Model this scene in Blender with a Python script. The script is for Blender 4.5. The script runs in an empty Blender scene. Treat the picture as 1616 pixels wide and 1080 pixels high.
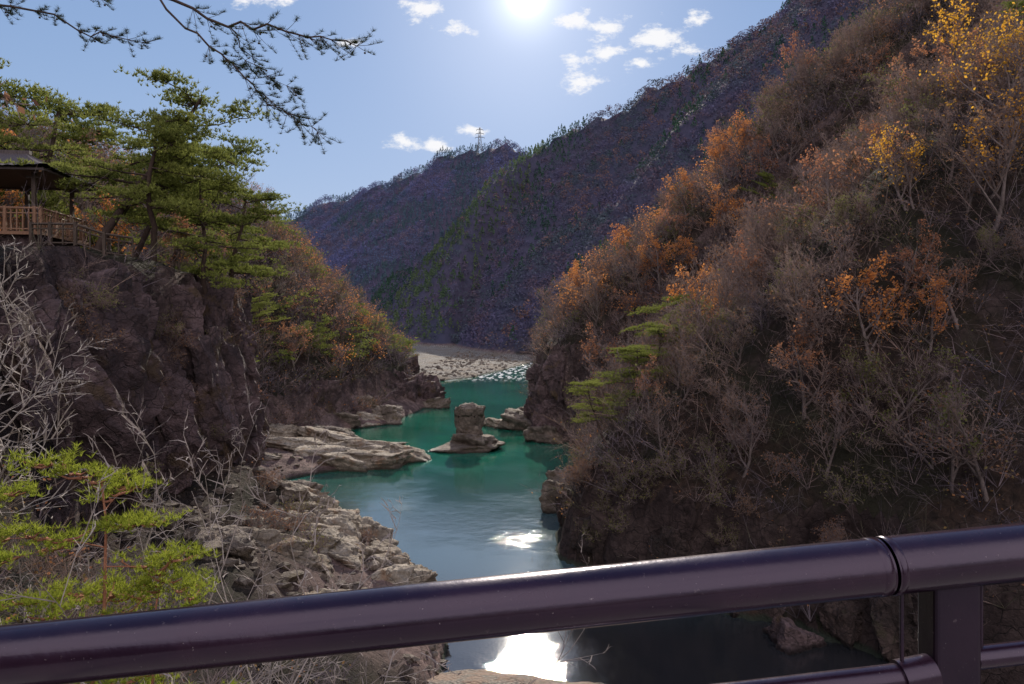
import bpy, bmesh, math, random
import numpy as np
from mathutils import Vector, Matrix, Euler
R = np.random.default_rng(11)
scene = bpy.context.scene
COL = scene.collection

# ------------------------------------------------------------------ noise
def _h(ix, iy, iz, s):
    n = (ix.astype(np.int64)*374761393 + iy.astype(np.int64)*668265263 + iz.astype(np.int64)*1442695041 + s*974711) & 0xFFFFFFFF
    n = ((n ^ (n >> 13))*1274126177) & 0xFFFFFFFF
    n = ((n ^ (n >> 16))*2246822519) & 0xFFFFFFFF
    return ((n ^ (n >> 15)) & 0xFFFFFF)/float(0xFFFFFF)
def vn(x, y, z, s=0):
    x, y, z = np.broadcast_arrays(np.asarray(x, float), np.asarray(y, float), np.asarray(z, float))
    fx, fy, fz = np.floor(x), np.floor(y), np.floor(z)
    u, v, w = x-fx, y-fy, z-fz
    u = u*u*(3-2*u); v = v*v*(3-2*v); w = w*w*(3-2*w)
    o = 0
    for a in (0, 1):
        for b in (0, 1):
            for c in (0, 1):
                o = o + _h(fx+a, fy+b, fz+c, s)*(u if a else 1-u)*(v if b else 1-v)*(w if c else 1-w)
    return o*2-1
def fbm(x, y, z, o=4, s=0):
    t = 0; a = 1.0; n = 0
    for i in range(o):
        t = t+a*vn(x*2**i, y*2**i, z*2**i, s+i*7); n += a; a *= 0.5
    return t/n*1.5
def sm(t):
    t = np.clip(t, 0, 1); return t*t*(3-2*t)
def unit(v): return v/(np.linalg.norm(v, axis=-1, keepdims=True)+1e-9)

# ------------------------------------------------------------------ mesh builder
class B:
    def __init__(s): s.V = []; s.P = {3: [], 4: []}; s.M = {3: [], 4: []}; s.n = 0
    def add(s, V, F, m=0):
        V = np.asarray(V, float).reshape(-1, 3); F = np.asarray(F, int)
        k = F.shape[1]
        s.V.append(V); s.P[k].append(F+s.n); s.M[k].append(np.broadcast_to(m, (len(F),))); s.n += len(V)
    def quads(s, Q, m=0):
        n = len(Q)
        if n: s.add(np.asarray(Q).reshape(-1, 3), np.arange(n*4).reshape(n, 4), m)
    def tris(s, Q, m=0):
        n = len(Q)
        if n: s.add(np.asarray(Q).reshape(-1, 3), np.arange(n*3).reshape(n, 3), m)
    def tube(s, pts, rad, k=4, m=0, cap=False):
        p = np.asarray(pts, float); n = len(p); r = np.broadcast_to(np.asarray(rad, float), (n,))
        t = np.gradient(p, axis=0); t /= (np.linalg.norm(t, axis=1, keepdims=True)+1e-9)
        if k == 2:
            a = unit(np.cross(t[0], [.3+p[0, 0] % 1-.5, .8*(p[0, 1] % 1)-.4, .5]))
            V = np.stack([p-a*r[:, None]*1.3, p+a*r[:, None]*1.3], 1)
            i = np.arange(n-1)*2
            s.add(V.reshape(-1, 3), np.stack([i, i+1, i+3, i+2], -1), m); return
        up = np.array([0.0, 0, 1]) if abs(t[0, 2]) < 0.8 else np.array([1.0, 0, 0])
        a = np.cross(t, up); a /= (np.linalg.norm(a, axis=1, keepdims=True)+1e-9); b = np.cross(t, a)
        an = np.arange(k)*2*math.pi/k
        V = p[:, None, :]+r[:, None, None]*(np.cos(an)[None, :, None]*a[:, None, :]+np.sin(an)[None, :, None]*b[:, None, :])
        i = np.arange(n-1)[:, None]*k; j = np.arange(k)[None, :]; j2 = (j+1) % k
        F = np.stack([i+j, i+j2, i+k+j2, i+k+j], -1).reshape(-1, 4)
        s.add(V.reshape(-1, 3), F, m)
        if cap:
            for e, c in ((0, p[0]), (n-1, p[-1])):
                ring = V[e]
                s.tris([[c, ring[q], ring[(q+1) % k]] for q in range(k)], m)
    def ribbons(s, c, d, L, w, m=0, r=None):
        a = unit(np.cross(d, r.normal(size=d.shape))); L = np.reshape(L, (-1, 1)); w = np.reshape(w, (-1, 1))
        e = c+d*L; s.quads(np.stack([c-a*w, c+a*w, e+a*w*.35, e-a*w*.35], 1), m)
    def flakes(s, c, size, m, r, flat=1.0):
        n = len(c); u = r.normal(size=(n, 3)); u[:, 2] *= flat; u = unit(u); v = r.normal(size=(n, 3)); v[:, 2] *= flat; v = unit(np.cross(np.cross(u, v), u))
        q = np.reshape(size, (-1, 1))*r.uniform(.6, 1.3, (n, 1)); u = u*q; v = v*q*.65
        s.quads(np.stack([c-u, c+v, c+u, c-v], 1), m)
    def box(s, c, sz, rz=0.0, m=0, rx=0.0, ry=0.0):
        x, y, z = [v/2 for v in sz]
        V = np.array([[-x, -y, -z], [x, -y, -z], [x, y, -z], [-x, y, -z], [-x, -y, z], [x, -y, z], [x, y, z], [-x, y, z]])
        M = np.array(Euler((rx, ry, rz)).to_matrix())
        s.add(V@M.T+np.array(c), [[0, 3, 2, 1], [4, 5, 6, 7], [0, 1, 5, 4], [1, 2, 6, 5], [2, 3, 7, 6], [3, 0, 4, 7]], m)
    def mesh(s, name, mats, smooth=False):
        me = bpy.data.meshes.new(name)
        V = np.concatenate(s.V) if s.V else np.zeros((0, 3))
        me.vertices.add(len(V)); me.vertices.foreach_set("co", V.ravel())
        L = []; st = []; mi = []; c = 0
        for k in (3, 4):
            if s.P[k]:
                F = np.concatenate(s.P[k]); L.append(F.ravel()); st.append(c+np.arange(len(F))*k); c += len(F)*k; mi.append(np.concatenate(s.M[k]))
        L = np.concatenate(L); st = np.concatenate(st); mi = np.concatenate(mi)
        me.loops.add(len(L)); me.loops.foreach_set("vertex_index", L.astype(np.int32))
        me.polygons.add(len(st)); me.polygons.foreach_set("loop_start", st.astype(np.int32))
        me.polygons.foreach_set("material_index", mi.astype(np.int32))
        for m in mats: me.materials.append(m)
        me.update(calc_edges=True)
        me.polygons.foreach_set("use_smooth", np.full(len(me.polygons), smooth))
        return me

def obj(name, data=None, loc=(0, 0, 0), rot=(0, 0, 0), scale=(1, 1, 1), parent=None, **kw):
    o = bpy.data.objects.new(name, data); COL.objects.link(o)
    o.location = loc; o.rotation_euler = rot; o.scale = scale
    if parent: o.parent = parent
    for k, v in kw.items(): o[k] = v
    return o

# ------------------------------------------------------------------ materials
class NT:
    def __init__(s, name):
        s.m = bpy.data.materials.new(name); s.m.use_nodes = True; s.t = s.m.node_tree; s.t.nodes.clear()
        s.out = s.n('ShaderNodeOutputMaterial')
    def n(s, t, ins=None, **kw):
        d = s.t.nodes.new(t)
        for k, v in kw.items(): setattr(d, k, v)
        if ins:
            for k, v in ins.items():
                if isinstance(v, bpy.types.NodeSocket): s.t.links.new(v, d.inputs[k])
                else: d.inputs[k].default_value = v
        return d
    def mix(s, f, a, b, bt='MIX'):
        d = s.n('ShaderNodeMix', data_type='RGBA', blend_type=bt)
        for i, v in ((0, f), (6, a), (7, b)):
            if isinstance(v, bpy.types.NodeSocket): s.t.links.new(v, d.inputs[i])
            else: d.inputs[i].default_value = v if i == 0 else (tuple(v)+(1,))[:4]
        return d.outputs[2]
    def math(s, op, a, b=0.0, c=0.0, clamp=False):
        d = s.n('ShaderNodeMath', {0: a, 1: b, 2: c}, operation=op); d.use_clamp = clamp; return d.outputs[0]
    def ramp(s, f, lo, hi, a=0.0, b=1.0):
        d = s.n('ShaderNodeMapRange', {0: f, 1: lo, 2: hi, 3: a, 4: b}, interpolation_type='SMOOTHSTEP'); return d.outputs[0]
    def noise(s, sc, det=5, vec=None, rough=0.6):
        i = {'Scale': sc, 'Detail': det, 'Roughness': rough}
        if vec is not None: i['Vector'] = vec
        return s.n('ShaderNodeTexNoise', i).outputs[0]
    def fin(s, sh): s.t.links.new(sh, s.out.inputs[0]); return s.m

def trmix(t, c, tr):
    d = t.n('ShaderNodeBsdfDiffuse', {0: c}); x = t.n('ShaderNodeBsdfTranslucent', {0: c})
    return t.fin(t.n('ShaderNodeMixShader', {0: tr, 1: d.outputs[0], 2: x.outputs[0]}).outputs[0])
def leafmat(name, c1, c2, trans=0.5):
    t = NT(name)
    oi = t.n('ShaderNodeObjectInfo').outputs['Random']
    g = t.n('ShaderNodeNewGeometry').outputs['Random Per Island']
    f = t.math('ADD', t.math('MULTIPLY', oi, 0.5), t.math('MULTIPLY', g, 0.5))
    return trmix(t, t.mix(f, c1, c2), trans)
def massmat(name, cols, sc, trans=0.35, var=.5):
    t = NT(name); p = t.n('ShaderNodeNewGeometry'); n = t.noise(sc, 2, p.outputs['Position']); g = p.outputs['Random Per Island']
    c = t.mix(t.ramp(n, .38, .60), cols[0], cols[1])
    if len(cols) > 2: c = t.mix(t.ramp(t.noise(sc*3.1, 2, p.outputs['Position']), .50, .62), c, cols[2])
    v = t.math('ADD', t.math('MULTIPLY', g, var), 1-var/2)
    c = t.mix(1.0, c, t.n('ShaderNodeCombineXYZ', {0: v, 1: v, 2: v}).outputs[0], 'MULTIPLY')
    return trmix(t, c, trans)
def barkmat(name, c1, c2, sc=3.0, trans=0):
    t = NT(name)
    oi = t.n('ShaderNodeObjectInfo').outputs['Random']
    if trans:
        g = t.n('ShaderNodeNewGeometry').outputs['Random Per Island']
        return trmix(t, t.mix(t.math('ADD', t.math('MULTIPLY', oi, .6), t.math('MULTIPLY', g, .4)), c1, c2), trans)
    tc = t.n('ShaderNodeTexCoord').outputs['Object']
    n = t.noise(sc, 3, tc)
    f = t.math('ADD', t.math('MULTIPLY', oi, 0.6), t.ramp(n, 0.35, 0.65, 0, 0.4))
    c = t.mix(f, c1, c2)
    bp = t.n('ShaderNodeBump', {'Strength': 0.6, 'Distance': 0.05, 'Height': t.noise(sc*6, 2, tc)})
    return t.fin(t.n('ShaderNodeBsdfPrincipled', {'Base Color': c, 'Roughness': 0.85, 'Specular IOR Level': .2, 'Normal': bp.outputs[0]}).outputs[0])

M_twig = barkmat('twig_bark', (0.28, 0.20, 0.165), (0.21, 0.165, 0.17), 3, .3)
M_bark = barkmat('grey_bark', (0.09, 0.07, 0.065), (0.24, 0.19, 0.18))
M_pale = barkmat('pale_bark', (0.26, 0.225, 0.20), (0.36, 0.31, 0.28))
M_greyt = barkmat('grey_twig_bark', (0.24, 0.20, 0.185), (0.34, 0.285, 0.26))
M_pbark = barkmat('pine_bark', (0.055, 0.037, 0.033), (0.11, 0.075, 0.06))
M_rbark = barkmat('red_pine_bark', (0.26, 0.10, 0.06), (0.36, 0.16, 0.10))
M_orange = leafmat('orange_leaves', (0.74, 0.33, 0.10), (0.56, 0.22, 0.08), 0.5)
M_rust = leafmat('rust_leaves', (0.50, 0.25, 0.13), (0.40, 0.17, 0.10), 0.5)
M_yellow = leafmat('yellow_leaves', (0.80, 0.47, 0.06), (0.70, 0.33, 0.04), 0.55)
M_dryleaf = leafmat('dry_leaves', (0.30, 0.18, 0.10), (0.24, 0.12, 0.08), 0.4)
M_pine = leafmat('pine_needles', (0.13, 0.165, 0.04), (0.29, 0.31, 0.085), 0.42)
M_ybright = leafmat('bright_pine_needles', (0.18, 0.24, 0.03), (0.37, 0.40, 0.06), 0.5)
M_pdark = leafmat('dark_pine_needles', (0.03, 0.045, 0.02), (0.06, 0.07, 0.03), 0.3)
M_bush = leafmat('bush_leaves', (0.15, 0.17, 0.06), (0.20, 0.17, 0.07), 0.4)
M_mtwig = massmat('brush_twigs', ((0.235, 0.165, 0.14), (0.155, 0.125, 0.145), (0.10, 0.09, 0.065)), .10, .3, 1.3)
M_mleaf = massmat('brush_leaves', ((0.32, 0.15, 0.085), (0.14, 0.15, 0.055), (0.40, 0.18, 0.08)), .13, .45, .8)
M_farleaf = massmat('far_canopy', ((0.14, 0.155, 0.31), (0.11, 0.145, 0.24), (0.16, 0.14, 0.25)), .012, .12, .15)  # far ridge set: blue-violet distance haze mixed into these base colours
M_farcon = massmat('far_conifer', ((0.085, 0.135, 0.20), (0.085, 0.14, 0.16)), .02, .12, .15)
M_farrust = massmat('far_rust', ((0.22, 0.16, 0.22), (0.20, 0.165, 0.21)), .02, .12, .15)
M_midleaf = massmat('near_ridge_canopy', ((0.115, 0.105, 0.185), (0.085, 0.11, 0.135), (0.145, 0.105, 0.14)), .02, .12, .25)  # near ridge set: weaker haze tint carried in the canopy colours
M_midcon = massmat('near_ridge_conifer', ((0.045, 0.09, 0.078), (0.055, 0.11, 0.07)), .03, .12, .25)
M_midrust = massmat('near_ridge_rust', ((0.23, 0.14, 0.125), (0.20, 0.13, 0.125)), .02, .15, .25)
M_spur = massmat('spur_conifer', ((0.14, 0.19, 0.09), (0.095, 0.15, 0.08)), .03, .3, .5)  # sunlit look of the spur put into a lighter green

def rock_nodes(t, tc, dark, light):
    n1 = t.noise(0.35, 4, tc, 0.65); n2 = t.noise(2.5, 6, tc, 0.7)
    wv = t.n('ShaderNodeVectorMath', {0: tc, 1: t.n('ShaderNodeTexNoise', {'Scale': 0.8, 'Detail': 2, 'Vector': tc}).outputs['Color']}, operation='ADD').outputs[0]
    wv = t.n('ShaderNodeMapping', {'Vector': wv, 'Rotation': (.25, .35, .2), 'Scale': (1, 1, 1.6)}).outputs[0]
    v2 = t.n('ShaderNodeTexVoronoi', {'Scale': 1.7, 'Vector': wv})
    v = t.n('ShaderNodeTexVoronoi', {'Scale': .8, 'Vector': wv}, feature='DISTANCE_TO_EDGE').outputs['Distance']
    crack = t.ramp(v, 0.0, 0.03)
    c = t.mix(t.ramp(n1, 0.35, 0.65), dark, light)
    c = t.mix(t.ramp(n2, 0.45, 0.78, 0.0, 0.65), c, tuple(x*0.4 for x in dark))
    c = t.mix(crack, t.mix(.6, c, (0.02, .02, .02)), c)
    sepc = t.n('ShaderNodeSeparateXYZ', {0: v2.outputs['Color']}).outputs[0]
    c = t.mix(t.math('MULTIPLY', sepc, .45), c, tuple(x*0.5 for x in dark))
    h = t.math('ADD', t.math('MULTIPLY', n2, 1.4), t.math('MULTIPLY', crack, 0.2))
    h = t.math('ADD', h, t.math('MULTIPLY', sepc, .6))
    return c, h
def rockmat(name, dark, light, lich=(0.12, 0.09, 0.05)):
    t = NT(name); tc = t.n('ShaderNodeNewGeometry').outputs['Position']
    c, h = rock_nodes(t, tc, dark, light)
    c = t.mix(t.ramp(t.noise(.5, 4, tc, .7), .53, .66, 0, .8), c, lich)
    z = t.n('ShaderNodeSeparateXYZ', {0: tc}).outputs[2]
    w = t.ramp(z, 0.1, 0.4)
    c = t.mix(w, tuple(x*0.35 for x in dark), c)
    bp = t.n('ShaderNodeBump', {'Strength': 1.0, 'Distance': 0.45, 'Height': h})
    return t.fin(t.n('ShaderNodeBsdfPrincipled', {'Base Color': c, 'Roughness': t.math('ADD', t.math('MULTIPLY', w, 0.5), 0.3), 'Specular IOR Level': .3, 'Normal': bp.outputs[0]}).outputs[0])
M_rockL = rockmat('pale_rock', (0.34, 0.275, 0.215), (0.64, 0.55, 0.45), (0.38, 0.24, 0.15))
M_rockD = rockmat('dark_rock', (0.085, 0.058, 0.062), (0.25, 0.17, 0.175), (0.13, 0.085, 0.05))
M_rockR = rockmat('shaded_cliff_rock', (0.05, 0.035, 0.033), (0.125, 0.085, 0.078), (0.06, 0.05, 0.03))  # darker copy of the cliff rock, right bank shade put into its colour
M_rockM = rockmat('brown_rock', (0.18, 0.14, 0.115), (0.38, 0.31, 0.26))

# ------------------------------------------------------------------ terrain
LY = [-60, 0, 15, 30, 37, 42, 46.7, 52, 57, 60.6, 66, 72, 78, 82, 84, 92, 97, 105, 114, 121, 135, 149, 160, 190, 204, 215, 225, 242, 262, 290, 323, 388, 460, 700]
LX = [-2, -1, -2, -3.5, -3.8, -4.2, -5.8, -9, -15, -20, -25.5, -27, -26, -22, -19, -15, -19, -27, -28, -22, -20, -17, -19, -27, -27, -20, -13, -9, -3, 4, 12, 22, 30, 40]
CY = [-60, 0, 20, 30, 40, 48, 54, 62, 70, 80, 95, 105, 114, 121, 135, 149, 165, 190, 204, 215, 260, 400, 600, 1600]
CX = [-14, -13, -15, -19, -21, -20, -20.5, -27, -34, -38, -38, -34, -31, -28, -25, -21, -23, -29, -30, -33, -62, -160, -420, -1400]
RY = [-60, 20, 32, 40, 46, 52, 58, 66, 80, 95, 102, 108, 120, 150, 200, 215, 300, 345, 450, 700, 1600]
RX = [60, 36, 25, 16, 9, 3.8, 3.8, 5.2, 9, 10, 8.5, 3.8, 3.2, 3.8, 4.8, 5, 12, 24, 60, 120, 300]
Z1Y = [0, 14, 22, 30, 40, 50, 56, 61, 66, 75, 100, 110, 125, 149, 165, 204, 230, 1600]
Z1V = [12.3, 12, 9, 8, 8, 7.5, 5.2, 3, 2, 1.3, 1.6, 2, 2, 3, 2, 1.5, 1.6, 2.4]
CLY = [0, 25, 32, 56, 63, 80, 110, 200, 260, 1600]
CLV = [8, 10, 13.5, 13.5, 9, 5, 6, 5, 4, 3]
PLY = [0, 30, 36, 58, 66, 1600]; PLV = [0, 4, 16, 16, 1, 0]
CRY = [0, 40, 60, 70, 95, 103, 125, 140, 200, 300, 1600]; CRV = [4, 6, 6.6, 4, 5, 14, 14, 8, 7, 3, 2]
def slope(d, s, D=85, e=.45): return np.where(d < D, d*s, D*s+(d-D)*e)
SEGS = []
def poly(P, s, tag):
    for a, b in zip(P[:-1], P[1:]): SEGS.append((np.array(a, float), np.array(b, float), s, tag))
poly([(900, 380, 560), (330, 520, 356), (238, 600, 288), (130, 680, 246), (36, 750, 212)], 0.95, 0)
poly([(36, 750, 220), (-18, 650, 151), (-41, 570, 87), (-48, 490, 16)], 1.25, 1)
poly([(36, 810, 212), (-14, 880, 238), (-95, 950, 244), (-203, 1050, 234), (-340, 1150, 207), (-800, 1250, 166)], 0.9, 2)
def mount(x, y, tag=False):
    m = np.full(np.shape(x), -200.0); T = np.zeros(np.shape(x), int)
    for a, b, s, tg in SEGS:
        d = b-a; L2 = d[0]**2+d[1]**2
        t = np.clip(((x-a[0])*d[0]+(y-a[1])*d[1])/L2, 0, 1)
        dist = np.hypot(x-a[0]-t*d[0], y-a[1]-t*d[1])
        v = a[2]+t*d[2]-s*dist; T = np.where(v > m, tg, T); m = np.maximum(m, v)
    if tag: return T
    g = np.abs(fbm((x*.7-y*.7)/45, (x+y)/160, 0, 3, 15))
    return m+(fbm(x/80, y/80, 0, 3, 5)*11-g*13+5)*sm((m+20)/80)
def H(x, y):
    x = np.asarray(x, float); y = np.asarray(y, float)
    wob = fbm(x/6, y/6, 0, 3, 21)*0.9
    XR = np.interp(y, RY, RX)+wob*0.6
    XL = np.minimum(np.interp(y, LY, LX)+wob*0.6, XR-2.5); XC = np.interp(y, CY, CX)+wob
    XC = np.minimum(XC, XL-0.5)
    z1 = np.interp(y, Z1Y, Z1V); cl = np.interp(y, CLY, CLV); pl = np.interp(y, PLY, PLV); cr = np.interp(y, CRY, CRV)
    dl = XL-x; dc = XC-x; dr = x-XR
    t = np.clip(dl/(XL-XC), 0, 1)
    sh = z1*t**np.interp(y, [0, 14, 24], [.3, .3, .9])+0.5*sm(dl/0.8)
    hl = sh+cl*sm(dc/2.8)+0.2*np.minimum(np.maximum(dc-2, 0), pl)+slope(np.maximum(dc-3-pl, 0), 0.95, 36, .25)
    mr = 1-0.7*sm((y-200)/120)
    hr = 0.4*sm(dr/0.6)+cr*sm(dr/2.4)+slope(np.maximum(dr-2, 0), 0.92)*mr
    bed = -2.5*sm(np.minimum(-dl, -dr)/5)-0.15
    z = np.where(dl > 0, hl, np.where(dr > 0, hr, bed))
    inl = np.where(dl > 0, dc, np.where(dr > 0, dr, 0))
    z = z+np.clip(inl/12, 0, 1)*(fbm(x/14, y/14, 0, 4, 9)*2.2)
    z = z+np.clip(np.maximum(dl, 0)/4, 0, 1)*fbm(x/3.0, y/3.0, 0, 4, 31)*0.55*np.where(y < 205, 1, 0.4)
    cap = np.minimum(17.9+.115*y, 23.1)+1.2*np.maximum(np.maximum(-(x+44), y-52), 0)
    z = np.where((x < -15) & (y < 70) & (y > 18), np.minimum(z, cap), z)
    return np.maximum(z, mount(x, y))
def Hs(x, y): return float(H(np.array([x]), np.array([y]))[0])
def seen(x, y, z, n=36):
    ok = np.ones(len(x), bool)
    for s in np.linspace(.08, .97, n): ok &= H(x*s, y*s) < 18+(z-18)*s+.3
    return ok

def axis(lo, a, b, hi, st, g):
    mid = list(np.arange(a, b, st)); r = []; s = st; v = mid[-1]
    while v < hi: s *= g; v += s; r.append(v)
    l = []; s = st; v = a
    while v > lo: s *= g; v -= s; l.append(v)
    return np.array(l[::-1]+mid+r)
ax = axis(-1100, -44, 42, 1100, 0.5, 1.06); ay = axis(-60, 8, 130, 1700, 0.55, 1.03)
X, Y = np.meshgrid(ax, ay)
Z = H(X, Y)
d3x = fbm(X/4, Y/4, Z/3, 4, 41); d3y = fbm(X/4, Y/4, Z/3, 4, 43)
gy, gx = np.gradient(Z); st = np.hypot(gx/np.gradient(ax)[None, :], gy/np.gradient(ay)[:, None])
stp = sm((st-1.2)/2)*(Y < 250)
Xd = X+d3x*1.3*stp; Yd = Y+d3y*1.3*stp
b = B(); nx = len(ax); ny = len(ay)
i = (np.arange(ny-1)[:, None]*nx+np.arange(nx-1)[None, :]).ravel()
b.add(np.stack([Xd, Yd, Z], -1).reshape(-1, 3), np.stack([i, i+1, i+nx+1, i+nx], -1))
t = NT('hillside_ground'); geo = t.n('ShaderNodeNewGeometry'); tc = geo.outputs['Position']
c, h = rock_nodes(t, tc, (0.09, 0.06, 0.06), (0.23, 0.16, 0.15))
sep = t.n('ShaderNodeSeparateXYZ', {0: tc})
nz = t.n('ShaderNodeSeparateXYZ', {0: geo.outputs['True Normal']}).outputs[2]
zz = sep.outputs[2]; yy = sep.outputs[1]
nn = t.noise(0.5, 4, tc)
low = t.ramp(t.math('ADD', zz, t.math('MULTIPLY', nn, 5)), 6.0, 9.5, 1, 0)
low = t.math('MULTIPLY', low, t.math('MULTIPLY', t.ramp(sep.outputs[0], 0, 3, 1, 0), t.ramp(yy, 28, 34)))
c = t.mix(t.math('MULTIPLY', t.ramp(sep.outputs[0], 0, 3), t.ramp(yy, 75, 90, 1, 0)), c, t.mix(1.0, c, (.5, .5, .5), 'MULTIPLY'))  # right bank rock darkened in colour to stand for shade
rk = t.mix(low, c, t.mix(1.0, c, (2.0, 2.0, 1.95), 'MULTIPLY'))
lit = t.mix(t.ramp(t.noise(1.7, 5, tc), 0.35, 0.65), (0.03, 0.021, 0.018), (0.075, 0.047, 0.036))
lit = t.mix(t.ramp(t.noise(0.12, 3, tc), 0.45, 0.6), lit, (0.036, 0.033, 0.021))
sl = t.ramp(t.math('ADD', nz, t.math('MULTIPLY', t.math('SUBTRACT', nn, 0.5), 0.5)), 0.42, 0.62)
sl = t.math('MULTIPLY', sl, t.math('SUBTRACT', 1.0, t.math('MULTIPLY', low, .75)))
c = t.mix(sl, rk, lit)
c = t.mix(t.ramp(yy, 26, 33, 1, 0), c, t.mix(1.0, c, (.32, .30, .28), 'MULTIPLY'))  # nearest ground: shade behind the young pines painted as darker colour
pv = t.n('ShaderNodeTexVoronoi', {'Scale': 1.3, 'Vector': tc})
gr = t.mix(t.ramp(pv.outputs['Distance'], 0.1, 0.6), (0.50, 0.46, 0.42), (0.18, 0.165, 0.15))
gr = t.mix(t.ramp(t.noise(0.08, 5, tc), 0.47, 0.60), gr, (0.22, 0.18, 0.145))
gm = t.math('MULTIPLY', t.ramp(yy, 198, 212), t.ramp(t.math('ADD', zz, t.math('MULTIPLY', nn, 1.5)), 2.4, 3.8, 1, 0))
c = t.mix(gm, c, gr)
wet = t.ramp(zz, 0.1, 0.4)
c = t.mix(wet, (0.05, 0.06, 0.045), c)
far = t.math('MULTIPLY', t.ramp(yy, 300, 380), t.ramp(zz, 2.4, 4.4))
c = t.mix(far, c, t.mix(t.ramp(t.noise(0.03, 3, tc), 0.4, 0.6), (0.065, 0.065, 0.11), (0.08, 0.07, 0.115)))  # distant slopes: bluish haze painted into the ground colour
bp = t.n('ShaderNodeBump', {'Strength': 1.0, 'Distance': 0.5, 'Height': h})
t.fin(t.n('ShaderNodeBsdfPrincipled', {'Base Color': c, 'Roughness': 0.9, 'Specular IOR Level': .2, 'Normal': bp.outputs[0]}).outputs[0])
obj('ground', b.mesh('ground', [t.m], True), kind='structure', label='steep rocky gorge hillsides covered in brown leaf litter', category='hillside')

# ------------------------------------------------------------------ water
t = NT('river_water'); tc = t.n('ShaderNodeNewGeometry').outputs['Position']
sp = t.n('ShaderNodeSeparateXYZ', {0: tc}); yy = sp.outputs[1]
mp = t.n('ShaderNodeMapping', {'Vector': tc, 'Scale': (0.8, 1.0, 1.0)}).outputs[0]
w1 = t.noise(1.1, 2, mp, 0.5); w2 = t.noise(7.0, 3, mp, 0.6); w3 = t.noise(0.11, 3, mp)
amp = t.ramp(w3, 0.38, 0.64, 0.10, 1.0)
hh = t.math('ADD', t.math('MULTIPLY', t.math('MULTIPLY', w1, .75), amp), t.math('MULTIPLY', w2, t.math('ADD', t.math('MULTIPLY', amp, .30), .06)))
bp = t.n('ShaderNodeBump', {'Strength': t.ramp(yy, 150, 205, .13, .035), 'Distance': 0.25, 'Height': hh})
foam = t.math('MULTIPLY', t.ramp(yy, 205, 228), t.ramp(t.noise(0.8, 6, t.n('ShaderNodeMapping', {'Vector': tc, 'Scale': (.8, 0.16, 1)}).outputs[0]), 0.48, 0.60))
depth = t.ramp(t.noise(0.04, 3, tc), 0.4, 0.6)
wc = t.mix(depth, (0.004, 0.10, 0.064), (0.009, 0.145, 0.095))
wc = t.mix(t.ramp(yy, 58, 92, 1, 0), wc, (0.06, 0.105, 0.12))  # nearer pool: pale sky reflection put into the water colour
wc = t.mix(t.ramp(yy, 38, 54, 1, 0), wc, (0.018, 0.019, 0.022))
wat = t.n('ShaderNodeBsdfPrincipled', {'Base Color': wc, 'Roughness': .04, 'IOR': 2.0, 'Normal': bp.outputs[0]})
white = t.n('ShaderNodeBsdfDiffuse', {0: (.6, .62, .63, 1)})
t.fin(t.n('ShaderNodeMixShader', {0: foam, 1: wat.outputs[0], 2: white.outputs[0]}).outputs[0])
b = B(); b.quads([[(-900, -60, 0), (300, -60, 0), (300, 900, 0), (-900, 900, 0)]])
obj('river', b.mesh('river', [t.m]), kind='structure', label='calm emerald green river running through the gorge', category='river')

# ------------------------------------------------------------------ rocks
def ico(sub):
    bm = bmesh.new(); bmesh.ops.create_icosphere(bm, subdivisions=sub, radius=1.0)
    V = np.array([v.co[:] for v in bm.verts]); F = np.array([[v.index for v in f.verts] for f in bm.faces]); bm.free(); return V, F
ICO = {k: ico(k) for k in (1, 2, 4, 5)}
def rock_shape(seed, sub=5, npl=13, rough=0.06, lo=0.5, step=.10, crag=False):
    r = np.random.default_rng(seed); V, F = ICO[sub]
    N = r.normal(size=(npl, 3))*(np.array([1, 1, .35]) if crag else np.array([1, 1, 1.2])); D = r.uniform(lo, 0.95, npl)
    N = np.concatenate([N, [[.1, .1, 1.]]]); D = np.append(D, .75 if crag else .6)
    dt = V@unit(N).T; q = np.where(dt > 0.05, D[None, :]/np.maximum(dt, 0.05), 9)
    rad = np.minimum(q.min(1), 1.35)
    for lev in range(2):
        ns = 46 if lev == 0 else 170
        S = unit(r.normal(size=(ns, 3))); W = V+(.10 if crag else .15)*np.stack([vn(V[:, 0]*3, V[:, 1]*3, V[:, 2]*3, seed+k) for k in range(3)], 1)
        st_ = np.array([1.3, 1.3, .8]) if crag else np.array([1, 1, 1.6])
        cell = ((W[:, None, :]*st_-S[None]*st_)**2).sum(2).argmin(1)
        rad = rad*(1+(step if lev == 0 else (.08 if crag else .06))*r.uniform(-1, .6, ns)[cell])
    P = V*rad[:, None]
    if not crag:
        lay = np.floor(P[:, 2]*7+1.4*P[:, 0]+vn(P[:, 0]*2, P[:, 1]*2, 0, seed)); P[:, :2] *= (1+.07*(_h(lay, lay*0, lay*0, seed)*2-1))[:, None]
    P *= (1+(.05 if crag else rough)*fbm(P[:, 0]*5+seed, P[:, 1]*5, P[:, 2]*5, 4, seed))[:, None]
    return P, F
RKM = {}
def rock(x, y, z, s, seed, mk, label, rz=0.0, tilt=(0, 0), name='boulder', group=None, crag=False):
    key = (seed % 9, mk, crag)
    if key not in RKM:
        V, F = rock_shape(500+seed % 9, crag=crag, step=.18 if crag else .15); b = B(); b.add(V, F); RKM[key] = b.mesh(name, [MM[mk]], not crag)
    o = obj(name, RKM[key], (x, y, z), (tilt[0], tilt[1], rz), s, label=label, category='rock')
    if group: o['group'] = group
    return o
MM = {'L': M_rockL, 'M': M_rockM, 'D': M_rockD, 'R': M_rockR}
b = B(); V, F = ICO[5]
r = np.maximum(np.hypot(V[:, 0], V[:, 1]), 1e-6); k = np.maximum(r, np.abs(V[:, 2]))
C = V/np.maximum(k, 1e-6)[:, None]
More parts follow.
